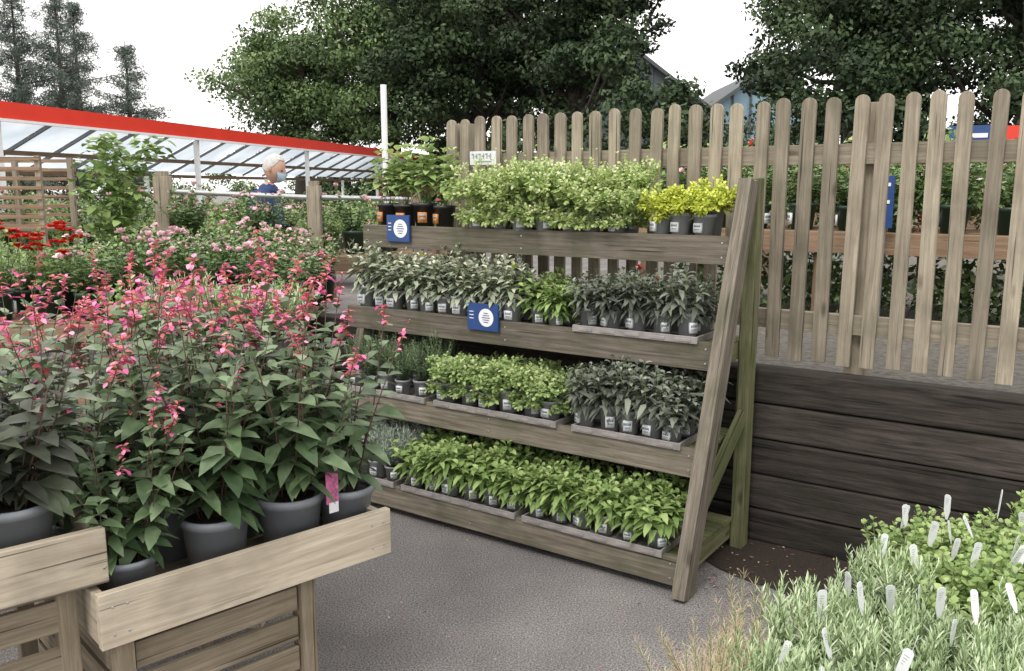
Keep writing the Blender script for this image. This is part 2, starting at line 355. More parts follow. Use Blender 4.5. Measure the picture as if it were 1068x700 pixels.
row('purple_sage_plant',.07,.58,1,3,.11,1.08); row('lime_marjoram_plant',.66,1.36,1,3,.115,1.15); row('rosemary_plant',1.42,2.0,1,3,.11)
row('purple_sage_plant',.07,.66,2,2,.11,1.05); row('green_sage_plant',.74,.92,2,2,.09,1.0,tr=False); row('variegated_sage_plant',.96,2.03,2,2,.11,1.15,tr=False)
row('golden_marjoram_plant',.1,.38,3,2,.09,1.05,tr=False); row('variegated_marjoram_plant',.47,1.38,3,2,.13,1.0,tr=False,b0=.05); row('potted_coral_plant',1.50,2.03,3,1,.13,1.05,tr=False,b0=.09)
def flowers(name,pts):
    mbf=MB()
    for a,b,z0,z,m in pts:
        bloom(mbf,Wp(a,b,z),.02,m); bloom(mbf,Wp(a+.01,b,z+.012),.016,m)
        tube(mbf,[Wp(a,b,z0),Wp(a,b,z)],[.002,.0015],M_stem,4)
    mbf.obj(name)
flowers('red_flower_stem',[(.38,.38,1.0,1.25,F_red),(.30,.40,1.0,1.21,F_red)])
flowers('yellow_flower_stem',[(1.62,.38,1.0,1.25,L_gold),(1.5,.38,1.0,1.22,L_gold),(1.05,.4,1.0,1.22,L_gold)])
def sign(a,b,z,w,h,name='blue_round_logo_sign'):
    m=MB(); c=Wp(a,b,z)
    box(m,c+B*.002,A,B,UP,w+.006,.003,h+.006,M_blue,.5)
    box(m,c-B*.002,A,B,UP,w,.004,h,M_blue,.5)
    n=24; rr=h*.35; cc=c-B*.0055+A*(-w*.12)
    vs=[cc+A*(rr*math.cos(i*math.tau/n))+UP*(rr*math.sin(i*math.tau/n)) for i in range(n)]
    m.add(vs,[tuple(range(n))],M_white)
    for i in range(5):
        box(m,cc-B*.0015+UP*(rr*.5-i*rr*.25),A,B,UP,rr*(1.1-.25*abs(i-2)),.001,rr*.07,M_blue,.5)
    for i in range(3): box(m,c-B*.005+A*(w*.36)+UP*(h*.2-i*h*.13),A,B,UP,w*.14,.001,h*.03,M_white,.5)
    m.obj(name)
sign(1.80,.408,1.39,.155,.135); sign(1.15,.274,.99,.18,.125)
m=MB(); box(m,Wp(1.46,.70,1.755),A,B,UP,.17,.004,.07,M_label,.5)
for k in range(6):
    box(m,Wp(1.52-.022*k,.697,1.765),A,B,UP,.006,.002,.026,M_print,.5); box(m,Wp(1.526-.022*k,.697,1.775-.01*(k%2)),A,B,UP,.012,.002,.006,M_print,.5)
box(m,Wp(1.46,.697,1.737),A,B,UP,.11,.002,.006,M_print,.5)
m.obj('white_notice_sign')
# --- sleeper retaining wall
mb=MB(); zs=0; js=[(.9,-2.6),(1.6,-1.9),(.7,-2.9),(1.3,-1.55),(1.0,-2.3)]
for i in range(5):
    h=.162+R.uniform(-.006,.006) if i<4 else .81-zs; edges=[3.0,js[i][0],js[i][1],-5.2]
    for e0,e1 in zip(edges,edges[1:]):
        off=R.uniform(-.012,.012)
        beam(mb,Wp(e0-.004,.775+off,zs+h/2+R.uniform(-.002,.002)),Wp(e1+.004,.775+off+R.uniform(-.006,.006),zs+h/2+R.uniform(-.003,.003)),.13,h-.007,M_sleeper)
    zs+=h
mb.obj('timber_sleeper_retaining_wall',bevel=.009)
# --- picket fence
mb=MB()
def picket(a,z0,z1,w=.062,t=.02,b=.80):
    n=8; prof=[(-w/2,z0),(w/2,z0)]
    for i in range(n+1):
        an=math.pi*i/n; prof.append((w/2*math.cos(an),z1-w/2+w/2*math.sin(an)*1.0))
    lean=R.uniform(-.012,.012); bo=R.uniform(-.003,.003)
    vs=[];g=[];o=R.random()*20
    for s in (0,1):
        for x,z in prof:
            vs.append(Wp(a+x+lean*(z-z0),b+s*t+bo,z)); g.append((z+o,x+o*.7,s*t))
    k=len(prof); fs=[tuple(range(k)),tuple(range(2*k-1,k-1,-1))]
    for i in range(k):
        j=(i+1)%k; fs.append((i,i+k,j+k,j))
    mb.add(vs,fs,M_fence,R.random(),g)
a=1.76
while a>-4.5:
    picket(a+R.uniform(-.004,.004),.845+R.uniform(-.006,.006),1.975+R.uniform(-.008,.008),.058*R.uniform(.94,1.06)); a-=.102
for z in (1.02,1.74):
    beam(mb,Wp(1.80,.842,z),Wp(-4.5,.842,z),.038,.085,M_fence)
for a in (1.72,-.42,-2.4,-4.3):
    beam(mb,Wp(a,.905,.6),Wp(a,.905,1.95),.085,.085,M_fence,up=B)
mb.obj('picket_fence',bevel=.002)
# ------------------------------------------------------------------ ground
def asphalt():
    m,nt,N,Lk,P=newmat('asphalt'); P.inputs['Roughness'].default_value=.9; P.inputs['Specular IOR Level'].default_value=.2
    tc=N.new('ShaderNodeTexCoord')
    n=N.new('ShaderNodeTexNoise'); n.inputs['Scale'].default_value=150; n.inputs['Detail'].default_value=4; n.inputs['Roughness'].default_value=.7; Lk.new(tc.outputs['Object'],n.inputs['Vector'])
    v=N.new('ShaderNodeTexVoronoi'); v.inputs['Scale'].default_value=150; Lk.new(tc.outputs['Object'],v.inputs['Vector'])
    n2=N.new('ShaderNodeTexNoise'); n2.inputs['Scale'].default_value=1.6; n2.inputs['Detail'].default_value=8; Lk.new(tc.outputs['Object'],n2.inputs['Vector'])
    r=ramp(N,[(.36,(.08,.075,.077)),(.5,(.22,.209,.205)),(.64,(.41,.39,.38))]); Lk.new(n.outputs['Fac'],r.inputs[0])
    r2=ramp(N,[(.35,(.70,.70,.70)),(.68,(1.08,1.07,1.05))]); Lk.new(n2.outputs['Fac'],r2.inputs[0])
    mu=N.new('ShaderNodeMix'); mu.data_type='RGBA'; mu.blend_type='MULTIPLY'; mu.inputs[0].default_value=1; Lk.new(r.outputs[0],mu.inputs[6]); Lk.new(r2.outputs[0],mu.inputs[7])
    Lk.new(mu.outputs[2],P.inputs['Base Color'])
    b=N.new('ShaderNodeBump'); b.inputs['Strength'].default_value=.6; b.inputs['Distance'].default_value=.004; Lk.new(v.outputs['Distance'],b.inputs['Height']); Lk.new(b.outputs[0],P.inputs['Normal'])
    return m
mb=MB(); s=300; mb.add([(-s,-s,0),(s,-s,0),(s,s,0),(-s,s,0)],[(0,1,2,3)],asphalt()); mb.obj('asphalt_ground')
mb=MB(); c=[Wp(3.0,.84,0),Wp(-9,.84,0),Wp(-9,16,0),Wp(3.0,16,0)]
mb.add([(p.x,p.y,0.01) for p in c]+[(p.x,p.y,.76) for p in c],[(4,5,6,7),(0,4,7,3),(3,7,6,2),(2,6,5,1)],plain('mulch_ground',(.12,.11,.095),.95,var=.4,scale=30,bump=.5)); mb.obj('raised_ground')
mb=MB(); vs=[]
for i in range(41):
    a=.35-i*.08; vs.append(Wp(a,.709,.006))
for i in range(40,-1,-1):
    a=.35-i*.08; vs.append(Wp(a,.44+.05*math.sin(i*.9)+R.uniform(-.03,.03)-min(.42,.45*max(0,(i-3))/12),.006))
mb.add(vs,[tuple(range(len(vs)))],M_soil); 
for i in range(420):
    p=Wp(R.uniform(-2,.2),R.uniform(.05,.7),.009); leaf(mb,p,rdir(R.uniform(0,.4)),R.uniform(.008,.024),.008,M_redstem if R.random()<.7 else L_fennel,R.random(),.1)
mb.obj('soil_strip')
mb=MB()
for i in range(160):
    p=Vector((R.uniform(-.9,1.0),R.uniform(2.2,4.0),.004)); leaf(mb,p,rdir(R.uniform(0,.3)),R.uniform(.006,.016),.006,R.choice([M_redstem,L_fennel,F_mag,L_salvia]),R.random(),.1)
mb.obj('fallen_petals')
# ------------------------------------------------------------------ crates & salvias at left
C=Vector((-.972,1.886,0)); D=Vector((.729,.684,0)).normalized(); Nn=Vector((-.684,.729,0)).normalized()
def Cp(d,n,z): p=C+D*d+Nn*n; return Vector((p.x,p.y,z))
mb=MB()
beam(mb,Cp(0,0,.592),Cp(.825,0,.592),.024,.138,M_crate,t=.9)
beam(mb,Cp(.012,.013,.59),Cp(.012,.82,.59),.022,.125,M_crate,t=.6)
beam(mb,Cp(.80,.013,.59),Cp(.80,.82,.59),.022,.125,M_crate,t=.6)
beam(mb,Cp(0,.83,.592),Cp(.82,.83,.592),.022,.138,M_crate)
for i in range(8): beam(mb,Cp(.03,.06+i*.1,.545),Cp(.785,.06+i*.1,.545),.085,.016,M_crate)
M_cd=woodmat('worn_crate_wood',(.15,.12,.085),(.32,.265,.195),(.1,.08,.05),.5)
for d,n in ((.06,.045),(.56,.045),(.06,.77),(.56,.77)): beam(mb,Cp(d,n,0),Cp(d,n,.535),.055,.045,M_cd,up=D,t=.6)
for z in (.46,.37,.28,.19,.10): 
    beam(mb,Cp(.088,.04,z),Cp(.532,.04,z),.018,.07,M_cd,t=.5)
    beam(mb,Cp(.045,.075,z),Cp(.045,.745,z),.018,.07,M_cd,t=.5)
for d in (.03,.064,.76,.80):
    for z in (.555,.625): box(mb,Cp(d,-.0125,z),D,Nn,UP,.006,.003,.006,M_metal,.5)
mb.obj('wooden_plant_crate',bevel=.003)
mb=MB()
E0=Vector((-.975,1.955,0)); 
D2=Vector((.757,.653,0)).normalized(); N2=Vector((-.653,.757,0)).normalized()
def Ep(d,n,z): p=E0+D2*d+N2*n; return Vector((p.x,p.y,z))
beam(mb,Ep(0,0,.735),Ep(-1.0,0,.735),.024,.138,M_crate,t=.8)
beam(mb,Ep(-.012,.013,.735),Ep(-.012,.62,.735),.022,.13,M_crate,t=.5)
for i in range(6): beam(mb,Ep(-.03,.06+i*.1,.69),Ep(-1,.06+i*.1,.69),.085,.016,M_crate)
for d,n in ((-.09,.045),(-.9,.045),(-.9,.55),(-.09,.55)): beam(mb,Ep(d,n,0),Ep(d,n,.68),.05,.045,M_cd,up=D2,t=.3)
for z in (.6,.48): beam(mb,Ep(-.1,.03,z),Ep(-.9,.03,z),.018,.08,M_cd,t=.3)
mb.obj('wooden_step_crate',bevel=.003)
zf=.556
for d,n in ((.12,.13),(.36,.15),(.58,.14),(.70,.34),(.10,.36),(.31,.36),(.52,.37),(.70,.54),(.15,.58),(.40,.60),(.6,.72)):
    sc=.78 if (d,n)==(.12,.13) else 1.0
    put('salvia_plant',Cp(d,n,zf),sc,free=True)
put('salvia_plant',Cp(.76,.13,zf),.95,free=True)
for d,n in ((-.16,.14),(-.40,.15),(-.2,.38),(-.46,.4),(-.68,.2)):
    put('dark_leaf_salvia_plant',Ep(d,n,.70),.92,free=True)
mb=MB(); box(mb,Cp(.655,.028,.76),D,Nn,UP,.04,.002,.10,M_pinklab,.5); box(mb,Cp(.655,.022,.70),D,Nn,UP,.03,.002,.03,M_label,.5); ob=mb.obj('plant_care_label')
for p in ((-1.35,3.0),(-1.0,3.15),(-1.7,2.9),(-1.9,3.2),(-1.45,3.3)):
    put('salvia_plant',(p[0],p[1],.50),1.0,free=True)
mb=MB()
for i in range(6): beam(mb,(-2.3,2.75+i*.12,.485),(-.85,2.95+i*.12,.485),.1,.02,M_crate)
for x,y in ((-2.2,2.8),(-.95,2.98),(-2.2,3.3),(-.95,3.5)): beam(mb,(x,y,0),(x,y,.475),.06,.06,M_crate,up=(0,1,0))
mb.obj('low_plant_table',bevel=.003)
# ------------------------------------------------------------------ right foreground herb bench
def xl(y): return .44+max(0,(y-1.58))*.92
mb=MB()
for i in range(10):
    y=1.15+i*.125; beam(mb,(xl(y)+.03,y,.445),(2.2,y,.445),.11,.02,M_crate,t=.3)
for x,y in ((.6,1.3),(2.0,1.3),(1.15,2.2),(2.0,2.2)): beam(mb,(x,y,0),(x,y,.43),.06,.06,M_crate,up=(0,1,0))
mb.obj('wooden_herb_bench',bevel=.003)
tags=[]
y=1.30
while y<2.45:
    x=xl(y)-(.08 if y<1.85 else 0)
    while x<2.05:
        px,py=x+R.uniform(-.015,.015),y+R.uniform(-.015,.015)
        if x-xl(y)<.03 and y<1.85: k='bronze_fennel_plant'
        elif y>1.86 and x>.98: k='mint_plant'
        else: k='lavender_plant'
        put(k,(px,py,.456),R.uniform(.76,1.06) if k!='bronze_fennel_plant' else .76,free=True)
        if k!='bronze_fennel_plant' and y>1.42 and R.random()<.85:
            tags.append((px+R.uniform(-.05,.05),py+R.uniform(-.05,.0),.456+R.uniform(.205,.27)))
        x+=.118
    y+=.118
def tagmesh():
    w=.0105; L=.085
    pts=[(-w*.3,0),(w*.3,0),(w,.03),(w,L-.006),(w*.5,L),(-w*.5,L),(-w,L-.006),(-w,.03)]
    m=MB(); vs=[(x,0,z-.03) for x,z in pts]+[(x,.0012,z-.03) for x,z in pts]; k=len(pts)
    fs=[tuple(range(k)),tuple(range(2*k-1,k-1,-1))]+[(i,i+k,(i+1)%k+k,(i+1)%k) for i in range(k)]
    m.add(vs,fs,M_label)
    for i in range(4): m.add([(-w*.55,-.0008,.04-i*.006),(w*(.5-.2*i),-.0008,.04-i*.006),(w*(.5-.2*i),-.0008,.0412-i*.006),(-w*.55,-.0008,.0412-i*.006)],[(0,1,2,3)],M_print)
    return m.mesh('plant_tag')
TG=tagmesh()
for p in tags:
    o=place('plant_tag',TG,p,0,R.uniform(.7,1.1)); o.rotation_euler=(R.uniform(-.5,.3),R.uniform(-.3,.3),R.uniform(-1.2,1.2))
# ------------------------------------------------------------------ mid ground tables and plants (left)
def table(name,p0,p1,depth,z,mat=M_brown):
    mb=MB(); p0=Vector((*p0,0));p1=Vector((*p1,0)); ax=(p1-p0).normalized(); n=Vector((-ax.y,ax.x,0)); k=int(depth/.13)
    for i in range(k): 
        o=n*(depth*(i+.5)/k); beam(mb,p0+o+UP*(z-.012),p1+o+UP*(z-.012),depth/k-.012,.024,mat)
    beam(mb,p0-n*.013+UP*(z-.05),p1-n*.013+UP*(z-.05),.024,.12,mat); 
    L=(p1-p0).length; q=int(L/1.2)+1
    for i in range(q+1):
        for o in(.05,depth-.05):
            b=p0+ax*(.05+(L-.1)*i/q)+n*o; beam(mb,b,b+UP*(z-.03),.07,.07,mat,up=ax)
    beam(mb,p0+n*.02+UP*.3,p1+n*.02+UP*.3,.02,.12,mat)
    mb.obj(name,bevel=.003)
table('plant_bench',(-3.9,4.9),(-1.25,5.1),1.1,.82)
for r in range(4):
    for i in range(11):
        x=-3.75+i*.24+R.uniform(-.05,.05); y=5.05+r*.27+(i*.018)+R.uniform(-.04,.04)
        if i<3: k='lavender_plant' 
        elif i in(3,4) : k='red_geranium_plant' if r<2 else 'mint_plant'
        else: k='rose_plant'
        put(k,(x,y,.825),1.5 if k in('lavender_plant','mint_plant') else R.uniform(.9,1.2),free=True)
table('plant_bench',(-1.95,4.25),(-1.16,4.45),.45,.70)
for r in range(3):
    for i in range(6):
        put(R.choice(['mint_plant','lavender_plant','lavender_plant','green_sage_plant']),(-1.9+i*.135,4.33+r*.14+i*.03,.705),R.uniform(1.3,1.6),free=True)
table('plant_bench',(-5.5,7.2),(-.9,7.3),1.3,1.02)
for r in range(3):
    for i in range(16):
        x=-5.3+i*.28+R.uniform(-.04,.04); y=7.75+r*.35 if abs(-5.3+i*.28+2.3)>.55 else 7.32+r*.09
        put(R.choice(['rose_plant','mint_plant','green_sage_plant','lavender_plant','rose_plant']),(x,y,1.025),R.uniform(.95,1.25) ,free=True)
def masscards(name,centers,rad,per,size,mats,tintbase=None,aspect=.55,extra=None,flat=.6):
    centers=np.asarray(centers,float); n=len(centers)*per
    c=np.repeat(centers,per,0); rad=np.asarray(rad,float)
    if rad.ndim==1: rad=np.repeat(rad[:,None],3,1)
    rr=np.repeat(rad,per,0)
    d=NR.normal(size=(n,3)); d/=np.linalg.norm(d,axis=1)[:,None]; q=NR.random(n)**.45
    p=c+d*q[:,None]*rr
    nm=d*flat+NR.normal(size=(n,3))*.6+np.array([0,0,.35]); nm/=np.linalg.norm(nm,axis=1)[:,None]
    t=np.cross(nm,NR.normal(size=(n,3))); t/=np.linalg.norm(t,axis=1)[:,None]; s=np.cross(nm,t)
    L=size*NR.uniform(.6,1.25,n)[:,None]; Wd=L*aspect
    v=np.stack([p-t*L*.5,p+s*Wd*.5-t*L*.05,p+t*L*.5,p-s*Wd*.5-t*L*.05],1).reshape(-1,3)
    tb=np.repeat(NR.uniform(.15,.75,len(centers)),per) if tintbase is None else np.repeat(tintbase,per)
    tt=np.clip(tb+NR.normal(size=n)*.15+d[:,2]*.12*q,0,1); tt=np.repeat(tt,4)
    f=np.arange(n*4).reshape(-1,4)
    me=bpy.data.meshes.new(name); me.vertices.add(n*4); me.vertices.foreach_set('co',v.ravel())
    me.loops.add(n*4); me.loops.foreach_set('vertex_index',f.ravel()); me.polygons.add(n)
    me.polygons.foreach_set('loop_start',np.arange(n)*4)
    for m in mats: me.materials.append(m)
    if len(mats)>1:
        mi=(NR.random(n)<(extra or .1)).astype(int)*NR.integers(1,len(mats),n); me.polygons.foreach_set('material_index',mi)
    me.update(); me.validate()
    a=me.attributes.new('tint','FLOAT','POINT'); a.data.foreach_set('value',tt)
    return me
T_dark=leafmat('tree_leaf_dark',[(0,(.014,.027,.012)),(.5,(.043,.072,.029)),(1,(.11,.16,.068))],.6,0,.3,False)
T_mid=leafmat('tree_leaf_mid',[(0,(.04,.065,.024)),(.5,(.115,.18,.065)),(1,(.23,.32,.12))],.55,0,.3,False)
T_con=leafmat('conifer_needles',[(0,(.065,.085,.07)),(.5,(.10,.13,.105)),(1,(.15,.19,.15))],.6,0,.3,False)
M_bark=plain('bark',(.06,.05,.04),.9,var=.4,scale=12,bump=.6)
G_far=leafmat('bedding_leaf',[(0,(.055,.11,.035)),(.5,(.16,.26,.08)),(1,(.35,.45,.19))],.55,0,.3,False)
for j,(x0,x1,y,z) in enumerate([(-8,-2.4,10.5,.8),(-9.5,-1.2,13.5,.8),(-12,-1,17,.8),(-14,-1,22,.8)]):
    table('plant_bench',(x0,y),(x1,y+.3),1.4,z)
    cs=[];n=int((x1-x0)*4)
    for i in range(n):
        for r in range(3): cs.append((x0+(x1-x0)*(i+R.random())/n,y+.3+r*.45,z+.16+R.uniform(0,.22)))
    me=masscards('bedding_plants',cs,np.full(len(cs),.2),110,.07,[G_far,F_pink,F_mag,F_coral,L_gold,L_vari],extra=.09)
    place('bedding_plants',me)
# climbing plant
mb=MB(); base=Vector((-2.95,6.6,.0))
lathe(mb,[(.001,0),(.12,0),(.15,.28),(.14,.28),(.13,.25),(.001,.25)],(0,0,0),M_potg,20)
for i in range(10):
    az=R.random()*6.3; pts=[Vector((.05*math.cos(az),.05*math.sin(az),.25+k*.165))+Vector((R.uniform(-1,1),R.uniform(-1,1),0))*.04*k*.6 for k in range(11)]
    tube(mb,pts,[.006]*10+[.002],M_stem,4)
    for p in pts[2:]:
        for _ in range(14): leaf(mb,p+rdir(0)*.07+UP*R.uniform(-.08,.08),rdir(R.uniform(-.5,.8)),R.uniform(.06,.10),.06,L_bright,R.random()*.8,.3,.1)
mb.obj('climbing_plant',base)
mb=MB()
for x,y,h,w in ((-2.95,7.4,1.70,.12),(-1.72,7.6,1.62,.11)):
    beam(mb,(x,y,0),(x,y,h),w,w,M_fence,up=(0,1,0),t=.9); 
    beam(mb,(x,y,h+.001),(x,y,h+.04),w*.7,w*.7,M_fence,up=(0,1,0))
tube(mb,[(-2.88,7.41,1.57),(-1.78,7.59,1.52)],[.022,.022],M_metal,10)
tube(mb,[(-1.66,7.61,1.52),(-.9,7.8,1.50)],[.022,.022],M_metal,10)
tube(mb,[(-2.88,7.41,1.2),(-1.78,7.59,1.2)],[.02,.02],M_metal,10)
beam(mb,(-.86,7.8,0),(-.86,7.8,1.55),.08,.08,M_fence,up=(0,1,0))
mb.obj('post_and_rail_barrier',bevel=.003)
mb=MB()
x0,x1,y0=-4.65,-3.72,6.9
for x in (x0,(x0+x1)/2,x1):
    beam(mb,(x,y0,0),(x,y0,1.85),.04,.04,M_fence,up=(0,1,0)); beam(mb,(x,y0+.5,0),(x,y0+.5,1.85),.04,.04,M_fence,up=(0,1,0))
for i in range(8):
    for yy in (y0-.03,y0+.53): beam(mb,(x0-.03,yy,1.30+i*.075),(x1+.03,yy,1.30+i*.075),.014,.028,M_brown,t=1)
for z in (.5,1.27):
    for i in range(5): beam(mb,(x0,y0+.05+i*.1,z),(x1,y0+.05+i*.1,z),.08,.02,M_fence)
mb.obj('slatted_wooden_rack',bevel=.002)
mb=MB(); tube(mb,[(-1.34,9.3,0),(-1.34,9.3,2.66)],[.032,.032],M_white,12); tube(mb,[(-1.34,9.3,0.0),(-1.34,9.3,.02)],[.09,.09],M_white,12); mb.obj('white_flag_pole')
def panelmat():
    m,nt,N,Lk,P=newmat('polycarbonate_panel')
    tc=N.new('ShaderNodeTexCoord'); n=N.new('ShaderNodeTexNoise'); n.inputs['Scale'].default_value=1.2; n.inputs['Detail'].default_value=6; Lk.new(tc.outputs['Object'],n.inputs['Vector'])
    r=ramp(N,[(.3,(.42,.49,.55)),(.7,(.66,.71,.76))]); Lk.new(n.outputs['Fac'],r.inputs[0]); Lk.new(r.outputs[0],P.inputs['Base Color']); P.inputs['Roughness'].default_value=.35
    t=N.new('ShaderNodeBsdfTranslucent'); Lk.new(r.outputs[0],t.inputs['Color']); mx=N.new('ShaderNodeMixShader'); mx.inputs[0].default_value=.72
    Lk.new(P.outputs[0],mx.inputs[1]); Lk.new(t.outputs[0],mx.inputs[2]); Lk.new(mx.outputs[0],N['Material Output'].inputs[0]); return m
M_pan=panelmat(); M_frame=plain('grey_frame',(.17,.18,.19),.5)
mb=MB(); P0=Vector((-7.0,12.2,0)); dd=Vector((3.0,14.8,0)).normalized(); nn=Vector((-dd.y,dd.x,0)); P00=P0-dd*6; Lc=26.0; dep=1.35; zf0,zb=2.56,1.93
def K(s,n,z): p=P00+dd*s+nn*n; return Vector((p.x,p.y,z))
nb=26
for i in range(nb):
    s0=Lc*i/nb+.02; s1=Lc*(i+1)/nb-.02
    mb.add([K(s0,.06,zf0),K(s1,.06,zf0),K(s1,dep,zb),K(s0,dep,zb)],[(0,1,2,3)],M_pan)
for i in range(nb+1):
    s0=Lc*i/nb; beam(mb,K(s0,.05,zf0-.03),K(s0,dep,zb-.03),.04,.04,M_frame)
for f,mt in ((.55,M_brown),(1.0,M_brown)): beam(mb,K(0,dep*f,zf0+(zb-zf0)*f-.09),K(Lc,dep*f,zf0+(zb-zf0)*f-.09),.06,.07,mt)
beam(mb,K(-.1,0,2.66),K(Lc+.1,0,2.66),.05,.23,M_red)
beam(mb,K(-.1,-.035,2.52),K(Lc+.1,-.035,2.52),.05,.04,M_white)
for i in range(1,nb+1,5):
    s0=Lc*i/nb; beam(mb,K(s0,.12,0),K(s0,.12,2.5),.08,.08,M_white,up=dd); beam(mb,K(s0,dep-.1,0),K(s0,dep-.1,zb-.1),.07,.07,M_white,up=dd)
mb.obj('plant_canopy_with_red_fascia')
# benches behind picket fence
mb=MB()
for a0,b0,z in ((1.5,2.6,1.33),(1.5,5.2,1.38)):
    for i in range(7): beam(mb,Wp(a0,b0+i*.15,z-.012),Wp(-7,b0+i*.15,z-.012),.135,.024,M_brown)
    beam(mb,Wp(a0,b0-.09,z-.06),Wp(-7,b0-.09,z-.06),.024,.13,M_brown,t=.9)
    for k in range(8):
        for bb in (b0-.02,b0+.95): beam(mb,Wp(a0-.1-k*1.2,bb,.76),Wp(a0-.1-k*1.2,bb,z-.03),.08,.08,M_brown,up=A,t=.1)
mb.obj('raised_plant_bench',bevel=.003)
for b0,z in ((2.7,1.33),(5.3,1.38)):
    cs=[];
    for i in range(190): 
        p=Wp(1.4-R.random()*8.2,b0+.1+R.random()*.8,z+R.uniform(.1,.5)); cs.append(tuple(p))
    place('bedding_plants',masscards('bedding_plants',cs,np.full(len(cs),.17),200,.045,[G_far,F_red,F_pink,F_coral],extra=.06))
    for i in range(26):
        p=Wp(1.3-i*.3,b0+.1,z); put('rose_plant' if R.random()<.7 else 'mint_plant',p,1.05,free=True)
cs=[]
for i in range(150):
    p=Wp(1.4-R.random()*8.2,2.9+R.random()*.9,.80+R.random()*.3); cs.append(tuple(p))
place('ground_cover_plants',masscards('ground_cover_plants',cs,np.full(len(cs),.25),110,.06,[L_rose]))
mb=MB(); c=Wp(-.42,3.9,1.93)
box(mb,c,A,B,UP,.30,.01,.20,M_blue,.5); box(mb,c-B*.008+UP*.03,A,B,UP,.2,.004,.03,M_white,.5); box(mb,c-B*.008-UP*.03,A,B,UP,.24,.004,.03,M_white,.5)
beam(mb,c-UP*1.16+B*.03,c+UP*.1+B*.03,.03,.03,M_metal,up=A); box(mb,c+A*-.24,A,B,UP,.14,.01,.18,M_red,.5); mb.obj('blue_information_sign')
mb=MB(); c=Wp(-.175,2.42,1.52); box(mb,c,A,B,UP,.11,.01,.30,M_blue,.5); box(mb,c-B*.008+UP*.1,A,B,UP,.07,.004,.02,M_white,.5);box(mb,c-B*.008,A,B,UP,.07,.004,.02,M_white,.5); beam(mb,c-UP*.755+B*.03,c+UP*.1+B*.03,.03,.03,M_metal,up=A); mb.obj('blue_information_sign')
# ------------------------------------------------------------------ buildings beyond
mb=MB(); M_roof=plain('slate_roof',(.07,.08,.085),.7,var=.15,scale=3); M_glass=plain('blue_glazing',(.22,.33,.40),.2,var=.1,scale=2); M_clad=plain('dark_cladding',(.07,.085,.09),.6,var=.1,scale=2)
def gable(cx,y,w,ze,zp,dl,face):
    for s in(-1,1):
        vs=[(cx+s*(w/2+.4),y-.4,ze-.25),(cx,y-.4,zp+.1),(cx,y+dl,zp+.1),(cx+s*(w/2+.4),y+dl,ze-.25)]
        vs2=[(x,yy,z-.22) for x,yy,z in vs]
        mb.add(vs+vs2,[(0,1,2,3),(7,6,5,4),(0,4,5,1),(3,2,6,7),(0,3,7,4)],M_roof)
        mb.add([(cx+s*w/2,y,0),(cx+s*w/2,y,ze),(cx+s*w/2,y+dl,ze),(cx+s*w/2,y+dl,0)],[(0,1,2,3)],M_roof)
    mb.add([(cx-w/2,y,0),(cx+w/2,y,0),(cx+w/2,y,ze),(cx,y,zp-.1),(cx-w/2,y,ze)],[(0,1,2,3,4)],face)
    for k in range(-3,4):
        x=cx+k*w/8; zt=zp-.2-(zp-ze)*abs(k)/4; beam(mb,(x,y-.05,0),(x,y-.05,zt),.10,.1,M_roof,up=(0,1,0))
    for z in (2.5,5): beam(mb,(cx-w/2,y-.06,z),(cx+w/2,y-.06,z),.12,.14,M_roof)
gable(6.5,48,8,6.0,8.9,14,M_clad); gable(14.4,50,8,5.6,8.3,14,M_glass)
mb.obj('garden_centre_building')
# ------------------------------------------------------------------ trees
def tree(name,loc,rx,ry,zc,rz,mat,nclump,per,size,seed,trunkr=.35,clr=(.6,1.15)):
    rg=random.Random(seed); mb=MB(); cs=[];rs=[];tb=[]
    lobes=[(rg.uniform(-.55,.55),rg.uniform(-.55,.55),rg.uniform(-.45,.55),rg.uniform(.42,.62)) for _ in range(9)]
    while len(cs)<nclump:
        lb=rg.choice(lobes); v=Vector((rg.gauss(0,1),rg.gauss(0,1),rg.gauss(0,1))).normalized()*lb[3]*rg.uniform(.55,1.0)
        p=Vector((lb[0]+v.x,lb[1]+v.y,lb[2]+v.z))
        if p.length>1.12: continue
        q=(p.x*rx,p.y*ry,zc+p.z*rz)
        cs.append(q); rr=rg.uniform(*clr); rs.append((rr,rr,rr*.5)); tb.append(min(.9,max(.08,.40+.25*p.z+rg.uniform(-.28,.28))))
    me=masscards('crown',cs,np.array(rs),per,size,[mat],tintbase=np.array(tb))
    zb=zc-rz*.5
    tube(mb,[(0,0,0),(.1,.05,zb*.5),(.0,.1,zb),(.15,-.1,zc),(0,0,zc+rz*.6)],[trunkr*1.25,trunkr,trunkr*.85,trunkr*.5,trunkr*.12],M_bark,10)
    for i in range(26):
        e=Vector(rg.choice(cs)); st=Vector((0,0,rg.uniform(zb*.8,zc))); mid=(st+e)/2+Vector((0,0,-.1*(e-st).length))
        tube(mb,[st,mid,e],[trunkr*.32,trunkr*.18,.03],M_bark,6)
    par=bpy.data.objects.new(name,None); scene.collection.objects.link(par); par.location=loc
    place('trunk',mb.mesh('trunk',True),parent=par); place('crown',me,parent=par)
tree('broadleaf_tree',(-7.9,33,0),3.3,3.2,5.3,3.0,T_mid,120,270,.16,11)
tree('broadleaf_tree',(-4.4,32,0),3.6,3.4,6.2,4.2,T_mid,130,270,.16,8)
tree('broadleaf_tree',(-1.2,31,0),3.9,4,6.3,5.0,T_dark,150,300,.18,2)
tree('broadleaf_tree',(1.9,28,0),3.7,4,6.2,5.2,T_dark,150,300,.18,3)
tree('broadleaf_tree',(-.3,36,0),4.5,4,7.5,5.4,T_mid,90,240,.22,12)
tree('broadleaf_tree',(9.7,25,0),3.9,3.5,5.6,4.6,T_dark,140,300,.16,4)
tree('broadleaf_tree',(14.0,24,0),4.4,4,6.0,5.2,T_dark,130,300,.16,5)
